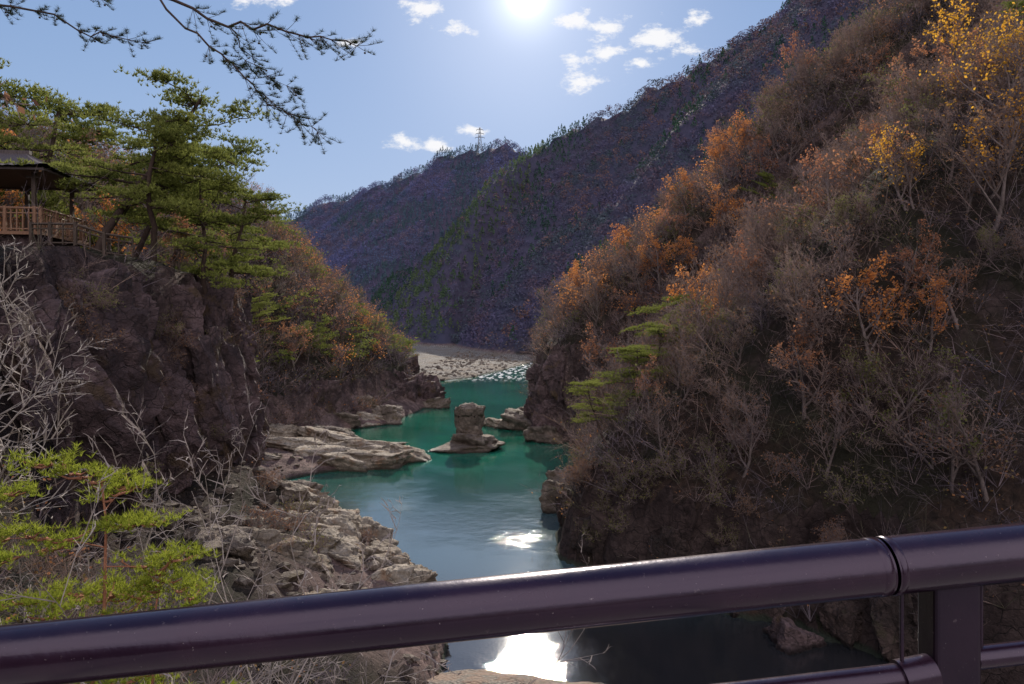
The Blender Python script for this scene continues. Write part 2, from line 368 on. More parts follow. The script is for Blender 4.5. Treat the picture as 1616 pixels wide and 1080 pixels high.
C[:, :2] *= (0.92+0.10*C[:, 2:3])
n = fbm(C[:, 0]*2, C[:, 1]*2, C[:, 2]*4, 5, 3)
lay = np.floor(C[:, 2]*5+.5*vn(C[:, 0]*2, C[:, 1]*2, 0, 9)); n = n+.45*(_h(lay, lay*0, lay*0, 4)-.5)
P = C*np.array([2.2, 1.9, 3.0])*(1+0.14*n)[:, None]; P[:, 2] += 3.4; P[:, 0] += 0.7
P[:, 2] -= 0.6*sm((np.hypot(P[:, 0]-0.7, P[:, 1])-0.8)/1.4)*(P[:, 2] > 5)
b.add(P, F)
V2, F2 = rock_shape(77); Q = V2*np.array([5.4, 3.8, 1.8]); Q[:, 2] -= 0.1; Q[:, 0] += .2; b.add(Q, F2)
V2, F2 = rock_shape(78); Q = V2*np.array([3.2, 3.0, 2.2])+np.array([0.8, 0, 0.7]); b.add(Q, F2)
obj('rock_pillar', b.mesh('rock_pillar', [M_rockM], True), (-6.9, 99, 0), label='stubby brown rock pillar on a flat base standing in the river', category='rock')
RK = [
 (-17, 86, 0.5, (6.6, 3.0, 2.2), 2, 'L', 0.15), (-14.6, 90, 0.4, (3.8, 2.6, 2.4), 3, 'L', 0.4), (-21, 84.5, 0.5, (4.4, 2.4, 1.9), 4, 'L', 0.1), (-25, 88, 0.9, (5.0, 3.2, 1.9), 5, 'L', -0.2),
 (-20, 92, 0.9, (5.8, 2.9, 2.0), 6, 'L', 0.2), (-29, 92, 1.4, (5.4, 3.2, 1.9), 7, 'L', 0.1), (-24, 97, 1.1, (5.2, 2.8, 1.8), 8, 'L', -0.1), (-31, 84, 1.2, (4, 3, 1.4), 9, 'M', 0.3), (-33, 99, 2.0, (5, 3, 2.0), 10, 'L', 0.1),
 (-28, 104, 1.2, (4.0, 2.4, 1.8), 12, 'M', 0.2),
 (-29, 117, 1.2, (3.4, 2.9, 2.3), 13, 'M', 0.4), (-25.5, 121, 0.9, (3.8, 2.9, 2.1), 14, 'L', 0.1), (-22.5, 123, 1.4, (3.0, 2.8, 2.8), 15, 'M', 0.8), (-33, 119, 2, (3.6, 3, 2.8), 16, 'M', 0.2), (-27.5, 127, 2.0, (3.4, 3, 3), 17, 'M', 1.0),
 (-19.5, 150, 1.0, (6, 7, 6.6), 18, 'D', 0.3), (-24, 144, 1.5, (5, 4.4, 5.2), 19, 'D', 1.1), (-15.5, 146, 0.0, (4, 3.4, 2.8), 20, 'M', 0.5), (-26, 160, 2, (5, 4.4, 5.5), 21, 'D', 0.1),
 (0.5, 117, 0.4, (4.6, 4.4, 4.2), 22, 'M', 0.2), (-2.6, 119, 0.1, (3.4, 3.3, 2.1), 23, 'L', 0.6), (1.5, 126, 0.5, (3.4, 4.4, 3.0), 25, 'M', 0.9), (5.5, 105, 0.5, (2.9, 3.3, 2.5), 26, 'M', 0.3),
 (4.6, 66, 0.6, (2.0, 2.7, 3), 27, 'M', 0.2), (5.4, 70, 0.8, (2.2, 2.2, 3.6), 28, 'M', 0.7),
 (15.8, 38.3, 0.2, (2.1, 1.4, 1.2), 32, 'D', -0.2),
]
q = np.random.default_rng(3)
for i in range(50):
    f = q.random(); g_ = q.random()**.8
    yb = 35+f*20; xl = np.interp(yb, LY, LX); xc = np.interp(yb, CY, CX); x = xl-.5+(xc-xl+1.5)*g_*.85; z = Hs(x, yb)
    s = q.uniform(.7, 1.8)*(1.15 if g_ < .3 else 1)
    RK.append((x, yb, z-.3*s, (s*q.uniform(.9, 1.6), s, s*q.uniform(.8, 1.3)), 40+i, 'L' if g_ < .85 else 'M', q.uniform(-.6, 1.6)))
LAB = {'L': 'pale grey angular boulder on the river bank', 'M': 'brown weathered boulder at the water edge', 'D': 'dark shaded rock outcrop at the cliff foot'}
for (x, y, z, s, sd_, k, rz) in RK:
    rock(x, y, z, s, sd_, k, LAB[k], rz, tilt=(q.uniform(-.2, .2), q.uniform(-.15, .4) if y < 60 else q.uniform(-.1, .2)), group='boulders along the river banks', crag=(k == 'D'))
def outcrops(ys, side, zlo, zhi, n, smn, smx, inset, mk='D'):
    for i in range(n):
        y = q.uniform(*ys); zc = q.uniform(zlo, zhi); e = (CY, CX) if side < 0 else (RY, RX); x = np.interp(y, *e)+side*(inset+.09*(zc-zlo)+q.uniform(-.4, .6))
        s = q.uniform(smn, smx)
        rock(x, y, zc, (s*q.uniform(.7, 1.0), s*q.uniform(.8, 1.2), s*q.uniform(1.1, 2.0)), int(q.integers(99)), mk, 'fractured reddish brown rock outcrop on the cliff face', q.uniform(0, 3), (q.uniform(-.2, .2), q.uniform(-.2, .2)), name='rock_outcrop', group='rock outcrops on the gorge cliffs', crag=True)
outcrops((26, 57), -1, 8, 18.5, 66, 1.3, 2.8, 1.0)
outcrops((57, 66), -1, 4, 13, 8, 1.5, 2.6, 1.7)
outcrops((104, 124), 1, 1.5, 11, 18, 1.8, 3.0, 1.5)
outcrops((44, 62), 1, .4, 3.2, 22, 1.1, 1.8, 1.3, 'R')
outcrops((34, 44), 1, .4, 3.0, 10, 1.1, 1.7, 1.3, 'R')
outcrops((110, 200), -1, 1.5, 6, 18, 1.8, 3.0, .8)
b = B(); V1, F1 = ICO[1]
def stones(n, fx, smin, smax):
    for _ in range(n):
        x, y = fx(); z = Hs(x, y)
        if z < -0.3 or z > 9: continue
        s = smin+(smax-smin)*R.random()**3
        b.add((V1*(1+0.25*R.normal(size=(len(V1), 1))))*np.array([s, s*R.uniform(.6, 1), s*0.6])+np.array([x, y, z+s*0.1]), F1)
stones(1300, lambda: (R.uniform(-32, 12), R.uniform(205, 400)), 0.2, 1.0)
stones(900, lambda: (R.uniform(-20, -3), R.uniform(32, 60)), 0.1, 0.6)
stones(500, lambda: (R.uniform(-38, -15), R.uniform(62, 110)), 0.1, 0.6)
stones(200, lambda: (R.uniform(-6, 6), R.uniform(28, 38)), 0.06, 0.3)
obj('river_stones', b.mesh('river_stones', [M_rockM]), kind='stuff', label='loose grey river stones scattered on gravel banks', category='stones')
b = B(); gx_ = np.linspace(-12, 9, 70); gy_ = np.linspace(15, 37, 70); GX, GY = np.meshgrid(gx_, gy_)
GZ = 0.9-((GX+2)/9)**2*1.0-np.maximum(GY-32.5, 0)**1*0.32+fbm(GX/2, GY/2, 0, 4, 90)*0.18
i = (np.arange(69)[:, None]*70+np.arange(69)[None, :]).ravel()
b.add(np.stack([GX, GY, GZ], -1).reshape(-1, 3), np.stack([i, i+1, i+71, i+70], -1))
t = NT('gravel'); tc = t.n('ShaderNodeNewGeometry').outputs['Position']
pv = t.n('ShaderNodeTexVoronoi', {'Scale': 5.0, 'Vector': tc}); cc = t.mix(t.ramp(pv.outputs['Distance'], 0.1, 0.6), (0.26, 0.21, 0.17), (0.07, 0.06, 0.05))
cc = t.mix(t.ramp(t.noise(0.8, 5, tc), 0.4, 0.6), cc, (0.17, 0.10, 0.065))
bp = t.n('ShaderNodeBump', {'Strength': 1.0, 'Distance': 0.1, 'Height': pv.outputs['Distance']}); bp.invert = True
t.fin(t.n('ShaderNodeBsdfPrincipled', {'Base Color': cc, 'Roughness': 0.8, 'Normal': bp.outputs[0]}).outputs[0])
obj('gravel_bank', b.mesh('gravel_bank', [t.m], True), kind='structure', label='brown gravel bank at the river edge', category='gravel bank')

# ------------------------------------------------------------------ plants
def nrm(v): return v/(np.linalg.norm(v)+1e-9)
def grow(T, C, r, p, d, L, rad, lev, cfg, tips):
    n = cfg['seg'][lev]; P = [p]; rr = [rad]; dirs = [d]
    for i in range(n):
        d = nrm(d+r.normal(0, cfg['wob'][lev], 3)+np.array([0, 0, cfg['up'][lev]])); p = p+d*L/n
        P.append(p); rr.append(rad*(1-(i+1)/n*cfg['tap'][lev])); dirs.append(d)
    (T if lev < cfg['tl'] else C).tube(P, rr, cfg['sides'][lev], 0)
    if lev == cfg['max']: tips.append(np.array(P)); return
    for k in range(cfg['ch'][lev]):
        t = cfg['t0'][lev]+(1-cfg['t0'][lev])*(k+r.random())/cfg['ch'][lev]
        f = t*n; i = min(int(f), n-1); u = f-i
        q = P[i]*(1-u)+P[i+1]*u; dd = dirs[i+1]
        a = r.uniform(0, 2*math.pi)+k*2.4; s1 = nrm(np.cross(dd, [0.31, 0.77, 0.2])); s2 = np.cross(dd, s1)
        an = r.uniform(*cfg['ang'][lev]); cd = nrm(dd*math.cos(an)+(s1*math.cos(a)+s2*math.sin(a))*math.sin(an))
        grow(T, C, r, q, cd, L*cfg['len'][lev]*r.uniform(0.7, 1.15)*(1-0.45*t), max(rr[i]*0.6, cfg['rmin']), lev+1, cfg, tips)
BARE = dict(seg=[6, 5, 3, 2, 1], wob=[.10, .16, .2, .25, .25], up=[.05, .12, .06, .04, .0], tap=[.75, .8, .8, .8, .7], sides=[7, 5, 3, 2, 2], ch=[9, 7, 6, 4], t0=[.22, .15, .12, .1],
            ang=[(.6, 1.15), (.5, 1.0), (.5, 1.0), (.4, .9)], len=[.75, .62, .55, .6], tl=2, max=4, rmin=.012)
def leaves(C, r, tips, n, size, m, spread=0.12, clump=None):
    A = np.concatenate(tips)
    if clump:
        k = fbm(A[:, 0]/clump[0], A[:, 1]/clump[0], A[:, 2]/clump[0], 2, int(r.integers(999))) > clump[1]; A = A[k] if k.sum() > 10 else A
    C.flakes(A[r.integers(len(A), size=n)]+r.normal(0, spread, (n, 3)), np.full(n, size), m, r)
def bare_tree(seed, leaf=None, nleaf=0, size=.1, clump=None, bark=None, twig=None, stems=1, L=6.5, rad=.17, cfg=BARE):
    r = np.random.default_rng(seed); T = B(); C = B(); tips = []
    for s in range(stems):
        a = r.uniform(0, 6.28); tilt = r.uniform(.05, .2) if stems == 1 else r.uniform(.3, .8)
        d = nrm(np.array([math.cos(a)*tilt, math.sin(a)*tilt, 1])); grow(T, C, r, np.array([0, 0, -0.6]), d, L*r.uniform(.8, 1.1), rad, 0, cfg, tips)
    if leaf: leaves(C, r, tips, nleaf, size, 1, clump=clump)
    return T.mesh('trunk', [bark or M_bark], True), C.mesh('crown', [twig or M_twig]+([leaf] if leaf else []))
def tufts(C, r, c, n_needle, ln, wd, m, up=0.5):
    n = len(c); c = np.repeat(c, n_needle, 0); N = len(c)
    d = r.normal(size=(N, 3)); d[:, 2] = np.abs(d[:, 2])*1.0+up; d = unit(d)
    s = unit(np.cross(d, r.normal(size=(N, 3))))
    l = ln*r.uniform(.7, 1.2, (N, 1)); C.tris(np.stack([c-s*wd, c+s*wd, c+d*l], 1), m)
def pine_tree(seed, Ht=10, rad=.22, nl=12, mat=None, needle=(.22, .03), npad=22, lean=(.2, 0), bark=None, reach=4.6, t0=.42, tn=6, padr=(.45, 1.0), trk=.2, thick=.06, upl=.3):
    r = np.random.default_rng(seed); T = B(); C = B(); P = [np.array([0, 0, -.8])]; d = nrm(np.array([lean[0], lean[1], 1.0])); n = 9
    for i in range(n):
        d = nrm(d+r.normal(0, trk, 3)*np.array([1, 1, .2])+np.array([0, 0, .12])); P.append(P[-1]+d*Ht/n)
    rr = [rad*(1-.72*i/n) for i in range(n+1)]; T.tube(P, rr, 8, 0)
    for k in range(nl):
        t = t0+(1-t0)*(k+.5)/nl; f = t*n; i = min(int(f), n-1); q = P[i]*(1-(f-i))+P[i+1]*(f-i)
        a = k*2.4+r.normal(0, .4); L = reach*(1-.5*max(0, (t-.5)*2)**1.3)*r.uniform(.55, 1.2)
        d = np.array([math.cos(a), math.sin(a), r.uniform(-.05, upl)]); pts = [q]; m = 6
        for j in range(m):
            d = nrm(d+r.normal(0, .22, 3)*np.array([1, 1, .6])+np.array([0, 0, -.02])); pts.append(pts[-1]+d*L/m)
        T.tube(pts, [rr[i]*.5*(1-.8*j/m) for j in range(m+1)], 5, 0)
        for j in range(2, m+1):
            for e in range(2 if j < m else 3):
                dd = nrm(np.array([r.normal(), r.normal(), .15+.3*r.random()])); l2 = r.uniform(.3, .9)*reach*.22
                tip = pts[j]+dd*l2; T.tube([pts[j], (pts[j]+tip)/2+np.array([0, 0, -.04]), tip], [.03, .02, .01], 3, 0)
                pr = r.uniform(*padr)*reach/4.2; c = r.normal(size=(npad, 3))*np.array([pr*.5, pr*.5, pr*thick])+tip
                tufts(C, r, c, tn, needle[0], needle[1], 0)
    return T.mesh('trunk', [bark or M_pbark], True), C.mesh('crown', [mat or M_pine])

SH = dict(BARE); SH.update(ch=[6, 5, 4, 3], seg=[5, 4, 3, 2, 2], sides=[5, 4, 3, 3, 2], up=[.03, .05, .03, 0, 0], tl=1, rmin=.008)
T_ = {}
for k in range(5): T_['bare%d' % k] = bare_tree(100+k, M_bush if k == 4 else M_dryleaf, 1100 if k == 4 else 350, .08, (1.2, .1), L=(6.5, 5.4, 7.4, 6.2, 5.6)[k], rad=(.15, .11, .17, .12, .11)[k], stems=(1, 2, 1, 3, 2)[k])
for k in range(2): T_['rust%d' % k] = bare_tree(120+k, M_rust, 1000, .10, (1.5, -.1))
for k in range(3): T_['orange%d' % k] = bare_tree(130+k, M_orange, 1400, .10, (1.8, -.2))
T_['yellow0'] = bare_tree(140, M_yellow, 900, .10, (1.2, -.3))
for k in range(3): T_['pine%d' % k] = pine_tree(150+k, lean=(.35 if k else .12, 0))
for k in range(2): T_['shrub%d' % k] = bare_tree(170+k, M_dryleaf if k else M_bush, 500, .06, None, M_twig, M_twig, 5, 2.2, .03, SH)
INFO = {'bare': ('bare_tree', 'leafless grey brown tree with fine twigs on the gorge slope', 'tree', 'bare trees on the gorge slopes'),
 'rust': ('autumn_tree', 'tree with sparse rust brown autumn leaves on the slope', 'tree', 'autumn trees on the gorge slopes'),
 'orange': ('autumn_tree', 'tree with bright orange autumn leaves on the slope', 'tree', 'autumn trees on the gorge slopes'),
 'yellow': ('autumn_tree', 'tree with golden yellow autumn leaves on the slope', 'tree', 'autumn trees on the gorge slopes'),
 'pine': ('pine_tree', 'green pine tree with layered needle pads and crooked trunk', 'tree', 'pine trees in the gorge'),
 'shrub': ('bare_shrub', 'leafless twiggy shrub on the rocky bank', 'shrub', 'bare shrubs on the banks')}
def place(key, x, y, z, s, rz, lx=0., ly=0., label=None, meshes=None, info=None):
    nm, lb, ct, gp = info or INFO[key[:-1]]
    e = obj(nm, None, (x, y, z), (lx, ly, rz), (s, s, s), label=label or lb, category=ct, group=gp); e.empty_display_size = .3
    tm, cm = meshes or T_[key]
    obj('trunk', tm, parent=e); obj('crown', cm, parent=e)
    return e

def inview(x, y, z, mgn=0.06):
    u = x/y; v = (z-18)/y
    return (y > 4) & (abs(u) < .75+mgn) & (v < .48+mgn) & (v > -.53-mgn)
cand = []
def grid(x0, x1, y0, y1, s):
    a, b_ = np.meshgrid(np.arange(x0, x1, s), np.arange(y0, y1, s)); a = a.ravel(); b_ = b_.ravel()
    return a+R.uniform(-s*.45, s*.45, len(a)), b_+R.uniform(-s*.45, s*.45, len(a))
gx1, gy1 = grid(0, 120, 34, 320, 3.3); z = H(gx1, gy1); dr = gx1-np.interp(gy1, RY, RX)
m = (dr > 3.0) & inview(gx1, gy1, z+3) & (mount(gx1, gy1) < z-1); m[m] &= seen(gx1[m], gy1[m], z[m]+5)
for x, y, zz_, d in zip(gx1[m], gy1[m], z[m], dr[m]):
    u = x/y; p = R.random(); q_ = vn(x/11, y/11, 0, 71)
    if 62 < y < 175 and .05 < u < .34 and d > 6 and 14 < zz_ < 52: k = 'orange' if p < .30+.25*q_ else ('rust' if p < .60 else 'bare')
    else: k = 'orange' if (p < .03 and q_ > -.1 and zz_ < 45) else ('rust' if p < .18+.15*q_ else ('pine' if p > .975 else 'bare'))
    cand.append((x, y, zz_, k, R.uniform(.55, 1.2)*(.85 if y < 60 else 1)))
gx1, gy1 = grid(-130, -14, 30, 300, 3.8); z = H(gx1, gy1); dc = np.interp(gy1, CY, CX)-gx1
m = (dc > 2.5) & inview(gx1, gy1, z+3) & (mount(gx1, gy1) < z-1); m[m] &= seen(gx1[m], gy1[m], z[m]+5)
for x, y, zz_, d in zip(gx1[m], gy1[m], z[m], dc[m]):
    if x < -24 and y < 58: continue
    if y < 60 and d < 6: continue
    p = R.random(); q_ = vn(x/13, y/13, 0, 75)
    k = 'orange' if p < .11+.20*q_ else ('rust' if p < .30 else ('pine' if p > .80 - (.25 if y > 110 and d < 14 else 0) else 'bare'))
    cand.append((x, y, zz_, k, R.uniform(.65, 1.2)))
cand.sort(key=lambda c: -c[4]/math.hypot(c[0], c[1]))
NV = {'bare': 5, 'rust': 2, 'orange': 3, 'yellow': 1, 'pine': 3, 'shrub': 2}
rest = []
for n_, c in enumerate(cand):
    x, y, zz_, k, s = c; key = k+str(int(R.integers(NV[k])))
    if n_ < 235: place(key, x, y, zz_-.2, s*(1.0 if k != 'pine' else .8), R.uniform(0, 6.28), R.normal(0, .1), (-.25 if x > 0 else .2)+R.normal(0, .15))
    else: rest.append((x, y, zz_-.2, k, s))
def pl(key, x, y, s, rz=0., dz=-.2, **k): return place(key, x, y, Hs(x, y)+dz, s, rz, **k)
pl('pine0', -27.4, 44.6, 1.42, 0.3, label='tall old pine tree with spreading crown beside the pavilion')
pl('pine1', -24.0, 46.0, 1.1, 0.2, label='leaning pine tree with layered needle pads above the cliff')
pl('pine2', -22.2, 49, 1.05, 0.0, label='leaning pine tree with layered needle pads above the cliff')
pl('pine1', -22.5, 54, 1.15, 0.5); pl('pine2', -29, 56, 1.5, 1.0); pl('pine1', -38, 53, 1.8, 4.0); pl('pine1', -44, 60, 1.9, 1.0); pl('pine0', -35, 58, 1.8, 3.0)
pl('pine1', -29.5, 52, 1.25, 2.4)
pl('orange0', -22.5, 57, .7, 1); pl('rust0', -22, 52, .5, 1); pl('rust1', -25, 51.5, .7, 2); pl('orange2', -38.5, 51, .9, 2); pl('orange1', -31, 53.5, .9, 2); pl('bare2', -34, 55, 1.5, 1); pl('rust0', -26, 60, 1.0, 4)
pl('yellow0', 32, 46, .95, 1.0); pl('yellow0', 35, 48, 1.15, 2.5); pl('yellow0', 29, 50, .8, 4.0); pl('yellow0', 36, 53, 1.1, 5.0)
for x, y, s in ((9.0, 57, .75), (10.8, 60, .85), (7.6, 54.5, .6)): pl('pine1', x, y, s, x*3, label='small bright green pine growing from the rocky slope')
for i in range(36):
    y = q.uniform(30, 58); zc = q.uniform(10, 19.5); x = np.interp(y, CY, CX)-.2-.1*(zc-8)+q.uniform(0, .6)
    place('shrub%d' % (i % 2), x, y, zc, q.uniform(.4, .85), q.uniform(0, 6), 0, .7)
for i in range(20):
    y = q.uniform(38, 62); zc = q.uniform(2.6, 6.5); x = np.interp(y, RY, RX)+1.0+.15*zc+q.uniform(0, .5)
    place('shrub%d' % (i % 2), x, y, zc, q.uniform(.6, 1.0), q.uniform(0, 6), 0, -.6)
for x, y, s in ((-10.5, 47.5, .6), (-14, 45, .8), (-17, 47, .8), (-12, 39, .9), (-14.5, 41, 1.0), (5.6, 53, .9), (8, 50, 1.), (11.5, 47, 1.), (14, 46, 1.1), (5.8, 56, .9), (7, 63, .9), (17, 43, 1.1), (20, 40, 1.1), (6, 50.5, .9), (9.5, 48.5, 1.)):
    pl('shrub'+str(int(x*7) % 2), x, y, s, x*2.)

# ---- woodland that continues behind the individual trees, as one mass
r = np.random.default_rng(77); b = B()
for (x, y, z, k, s) in rest:
    o = np.array([x, y, z]); Ht = 7.5*s; side = -1 if x > 0 else 1
    top = o+np.array([side*Ht*.16+r.normal(0, .5), r.normal(0, .7), Ht*.75])
    b.tube([o, (o+top)/2+r.normal(0, .2, 3), top], [.13*s, .09*s, .03], 4, 0)
    nl = 14; f = r.uniform(.25, 1, nl); a = np.arange(nl)*2.4; st_ = o+(top-o)*f[:, None]
    upw = .15 if k == 'pine' else .75
    d = unit(np.stack([np.cos(a), np.sin(a), upw+r.normal(0, .25, nl)], 1)); ll = s*r.uniform(1.8, 3.6, nl)*(1.15-.5*f)
    b.ribbons(st_, d, ll, np.full(nl, .045*s), 0, r)
    if k == 'pine':
        n = 330; i = r.integers(nl, size=n); pad = st_[i]+d[i]*(ll[i]*r.uniform(.35, 1.1, n))[:, None]
        b.flakes(pad+r.normal(0, 1, (n, 3))*np.array([.5, .5, .13])*s, np.full(n, .2), 4, r, .6); continue
    n = 130; i = r.integers(nl, size=n); c = st_[i]+d[i]*(ll[i]*r.uniform(.2, 1, n))[:, None]
    dd = unit(d[i]+r.normal(0, .6, (n, 3))+np.array([0, 0, .2])); lt = s*r.uniform(.5, 1.5, n); b.ribbons(c, dd, lt, np.full(n, .024), 1, r)
    i2 = r.integers(n, size=n); c2 = c[i2]+dd[i2]*(lt[i2]*r.uniform(.3, 1, n))[:, None]
    b.ribbons(c2, unit(dd[i2]+r.normal(0, .7, (n, 3))), s*r.uniform(.3, .9, n), np.full(n, .018), 1, r)
    nf, mi = {'bare': (30, 5), 'orange': (210, 2), 'rust': (140, 3)}[k]
    if k == 'bare' and r.random() < .2: nf, mi = 160, 6
    i = r.integers(n, size=nf); b.flakes(c2[i]+r.normal(0, .4, (nf, 3)), np.full(nf, .14), mi, r)
obj('hillside_forest', b.mesh('hillside_forest', [M_bark, M_mtwig, M_orange, M_rust, M_pine, M_dryleaf, M_bush]), kind='stuff', label='dense mixed bare and autumn woodland covering the upper gorge slopes', category='woodland')
# ---- undergrowth mass
ux, uy = grid(-70, 75, 30, 165, 1.35); uz = H(ux, uy); dr = ux-np.interp(uy, RY, RX); dc = np.interp(uy, CY, CX)-ux
face = (dc > -1.5) & (dc < 5) & (uy < 66)
m = ((dr > .5) | (dc > -1.0)) & inview(ux, uy, uz) & ~((ux < -24) & (uy < 56)) & ~(face & (R.random(len(ux)) < .75)) & (fbm(ux/5, uy/5, 0, 3, 61) > -.7) & ((uy < 110) | (R.random(len(ux)) < .5)); m[m] &= seen(ux[m], uy[m], uz[m]+1.5)
ux, uy, uz = ux[m], uy[m], uz[m]
vx, vy = grid(-17, -2, 9, 29, 1.0); vz = H(vx, vy); ux = np.concatenate([ux, vx]); uy = np.concatenate([uy, vy]); uz = np.concatenate([uz, vz]); nB = len(ux)
S_ = 7; o = np.repeat(np.stack([ux, uy, uz-.1], 1), S_, 0); sc = np.repeat(r.uniform(.5, 1.9, nB)*np.where(uy < 30, .5, 1), S_); n = len(o)
a = r.uniform(0, 6.28, n); d = unit(np.stack([np.cos(a)*.6-.35*np.sign(o[:, 0]), np.sin(a)*.6, r.uniform(.3, 1.2, n)], 1)); L1 = sc*r.uniform(.9, 1.7, n); dist = np.hypot(o[:, 0], o[:, 1])
w0 = .004+.00020*dist; b = B(); b.ribbons(o, d, L1, w0*1.8, 0, r)
e = o+d*L1[:, None]; d2 = unit(d+r.normal(0, .35, (n, 3))+np.array([0, 0, -.1])); L2_ = L1*.8; b.ribbons(e, d2, L2_, w0*1.2, 0, r)
K = 9; i = np.repeat(np.arange(n), K); f = r.uniform(.3, 1.8, len(i)); c = np.where((f < 1)[:, None], o[i]+d[i]*(L1[i]*f)[:, None], e[i]+d2[i]*(L2_[i]*(f-1))[:, None])
d3 = unit(d2[i]+r.normal(0, .7, (len(i), 3))); b.ribbons(c, d3, L1[i]*r.uniform(.25, .7, len(i)), w0[i]*.7, 0, r)
k = r.random(len(i)) < .26*(.45+vn(c[:, 0]/5, c[:, 1]/5, 0, 66)); b.flakes(c[k]+d3[k]*.35, .04+.0009*dist[i[k]], 1, r)
obj('undergrowth', b.mesh('undergrowth', [M_mtwig, M_mleaf]), kind='stuff', label='tangled leafless brush covering the steep slopes', category='undergrowth')
# ---- far mountain canopy
fx, fy = grid(-480, 560, 290, 1180, 5.6); fz = H(fx, fy); L_ = np.hypot(fx, fy); nbz = H(fx*(1-16/L_), fy*(1-16/L_))
m = (fz > 2.6) & inview(fx, fy, fz, .02) & (fz > nbz-3) & (mount(fx, fy) > fz-3); m[m] &= seen(fx[m], fy[m], fz[m]+8)
fx, fy, fz = fx[m], fy[m], fz[m]; n = len(fx); q_ = fbm(fx/60, fy/60, 0, 3, 88); p = r.random(n); tg = mount(fx, fy, True)
con = (p < .32+1.2*q_) | ((tg == 1) & (p < .75)); ht = r.uniform(5, 8, n)*np.where(con, 1.3, 1)
K = 60; N = n*K; i = np.repeat(np.arange(n), K); a = r.uniform(0, 6.28, N); t_ = r.random(N)
rd_d = 3.7*np.sqrt(np.clip(1-(2*t_-1)**2, 0, 1))*r.uniform(.6, 1.05, N); rd_c = 2.8*(1.05-t_)*r.uniform(.5, 1, N); rd = np.where(con[i], rd_c, rd_d)
c = np.stack([fx[i]+np.cos(a)*rd, fy[i]+np.sin(a)*rd, fz[i]+ht[i]*(.1+.9*t_)], 1)
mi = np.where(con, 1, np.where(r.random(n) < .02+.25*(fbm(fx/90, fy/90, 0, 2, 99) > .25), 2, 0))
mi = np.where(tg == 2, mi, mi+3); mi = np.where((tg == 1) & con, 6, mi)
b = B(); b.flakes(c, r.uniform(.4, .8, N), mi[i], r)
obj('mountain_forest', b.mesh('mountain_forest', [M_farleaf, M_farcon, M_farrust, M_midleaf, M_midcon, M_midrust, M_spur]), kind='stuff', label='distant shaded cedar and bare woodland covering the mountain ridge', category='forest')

# near left bank plants
mb = pine_tree(201, 5.6, .05, 13, M_ybright, (.12, .007), 16, (.12, 0), M_rbark, 2.15, .33, 8, (.30, .60), .08, .2, .5)
INF = ('pine_sapling', 'young pine with bright yellow green needles and reddish trunk', 'tree', 'pine trees in the gorge')
place('', -6.7, 10, 10.8, 1.0, .4, meshes=mb, info=INF)
place('', -8.2, 10.8, 10.2, .98, 2.4, meshes=mb, info=INF)
place('', -5.5, 11.2, 9.7, .85, 4.0, meshes=mb, info=INF)
place('', -7.9, 9.3, 9.6, .9, 5.2, meshes=mb, info=INF)
SH2 = dict(SH); SH2.update(ch=[5, 4, 4, 3], rmin=.005)
nb_ = bare_tree(210, None, 0, .1, None, M_greyt, M_greyt, 4, 3.8, .026, SH2)
INS = ('bare_shrub', 'leafless shrub with thin grey tangled branches beside the bridge', 'shrub', 'bare shrubs on the banks')
for x, y, tp, rz in ((-4.3, 9.0, 16.2, 0), (-5.6, 10.0, 16.1, 4), (-3.6, 12.5, 14.6, 1), (-7.0, 12.5, 16.2, 5)):
    z = Hs(x, y)-.2; place('', x, y, z, (tp-z)/4.4, rz, meshes=nb_, info=INS)
pb = bare_tree(220, None, 0, .1, None, M_pale, M_pale, 1, 6.0, .055)
place('', -11.1, 12, 12.4, 1.0, .5, meshes=pb, info=('bare_tree', 'leafless tree with pale twisting branches beside the bridge', 'tree', 'bare trees on the gorge slopes'))
BI = ('bare_tree', 'leafless tree with thin dark branches against the sky', 'tree', 'bare trees on the gorge slopes')
place('', -14.2, 17.0, 19.2, 1.5, 2.5, meshes=T_['bare2'], info=BI)

# overhanging pine
T = B(); C = B(); r = np.random.default_rng(5)
T.tube([[-10.5, 8.5, 8], [-10.3, 8.6, 14], [-9.9, 8.8, 19], [-9.6, 9, 24], [-9.4, 9, 27]], [.3, .27, .22, .17, .1], 9, 0)
def limb(pts, r0, side=1.0, st=.3):
    P = [np.array(p, float) for p in pts]; Q = []
    for a, c in zip(P[:-1], P[1:]):
        for t in np.linspace(0, 1, 6)[:-1]: Q.append(a*(1-t)+c*t+r.normal(0, .035, 3))
    Q.append(P[-1]); n = len(Q); T.tube(Q, [r0*(1-.85*i/n) for i in range(n)], 6, 0)
    for i in range(int(n*st), n):
        for e in range(6):
            dd = nrm(nrm(Q[-1]-Q[0])*.7+r.normal(0, .5, 3)+np.array([0, 0, -.2])); l = r.uniform(.15, .5)*side
            p1 = Q[i]+dd*l*.5; p2 = p1+nrm(dd+np.array([0, 0, .15]))*l*.5
            T.tube([Q[i], p1, p2], [.005, .0035, .0025], 3, 0)
            c = np.array([p1*(1-t)+p2*t for t in r.random(6)]+[p2]*2); tufts(C, r, c, 8, .075, .0026, 0, .1)
            if r.random() < .12: V_, F_ = ICO[1]; T.add(V_*.018+p1+np.array([0, 0, -.03]), F_, 0)
limb([(-9.6, 9, 24.3), (-7.4, 9.6, 24.2), (-5.4, 10, 22.9), (-4.2, 10.1, 22.45), (-3.2, 10.1, 22.3), (-2.3, 10.1, 22.1)], .038, 1, .5)
limb([(-5.6, 9.9, 23.0), (-4.6, 10, 22.2), (-3.95, 10, 21.6), (-3.4, 10, 21.15), (-2.85, 10, 20.8)], .02, .8)
limb([(-4.2, 10.1, 22.4), (-3.9, 10.2, 21.9), (-3.3, 10.3, 21.5)], .010, .6)
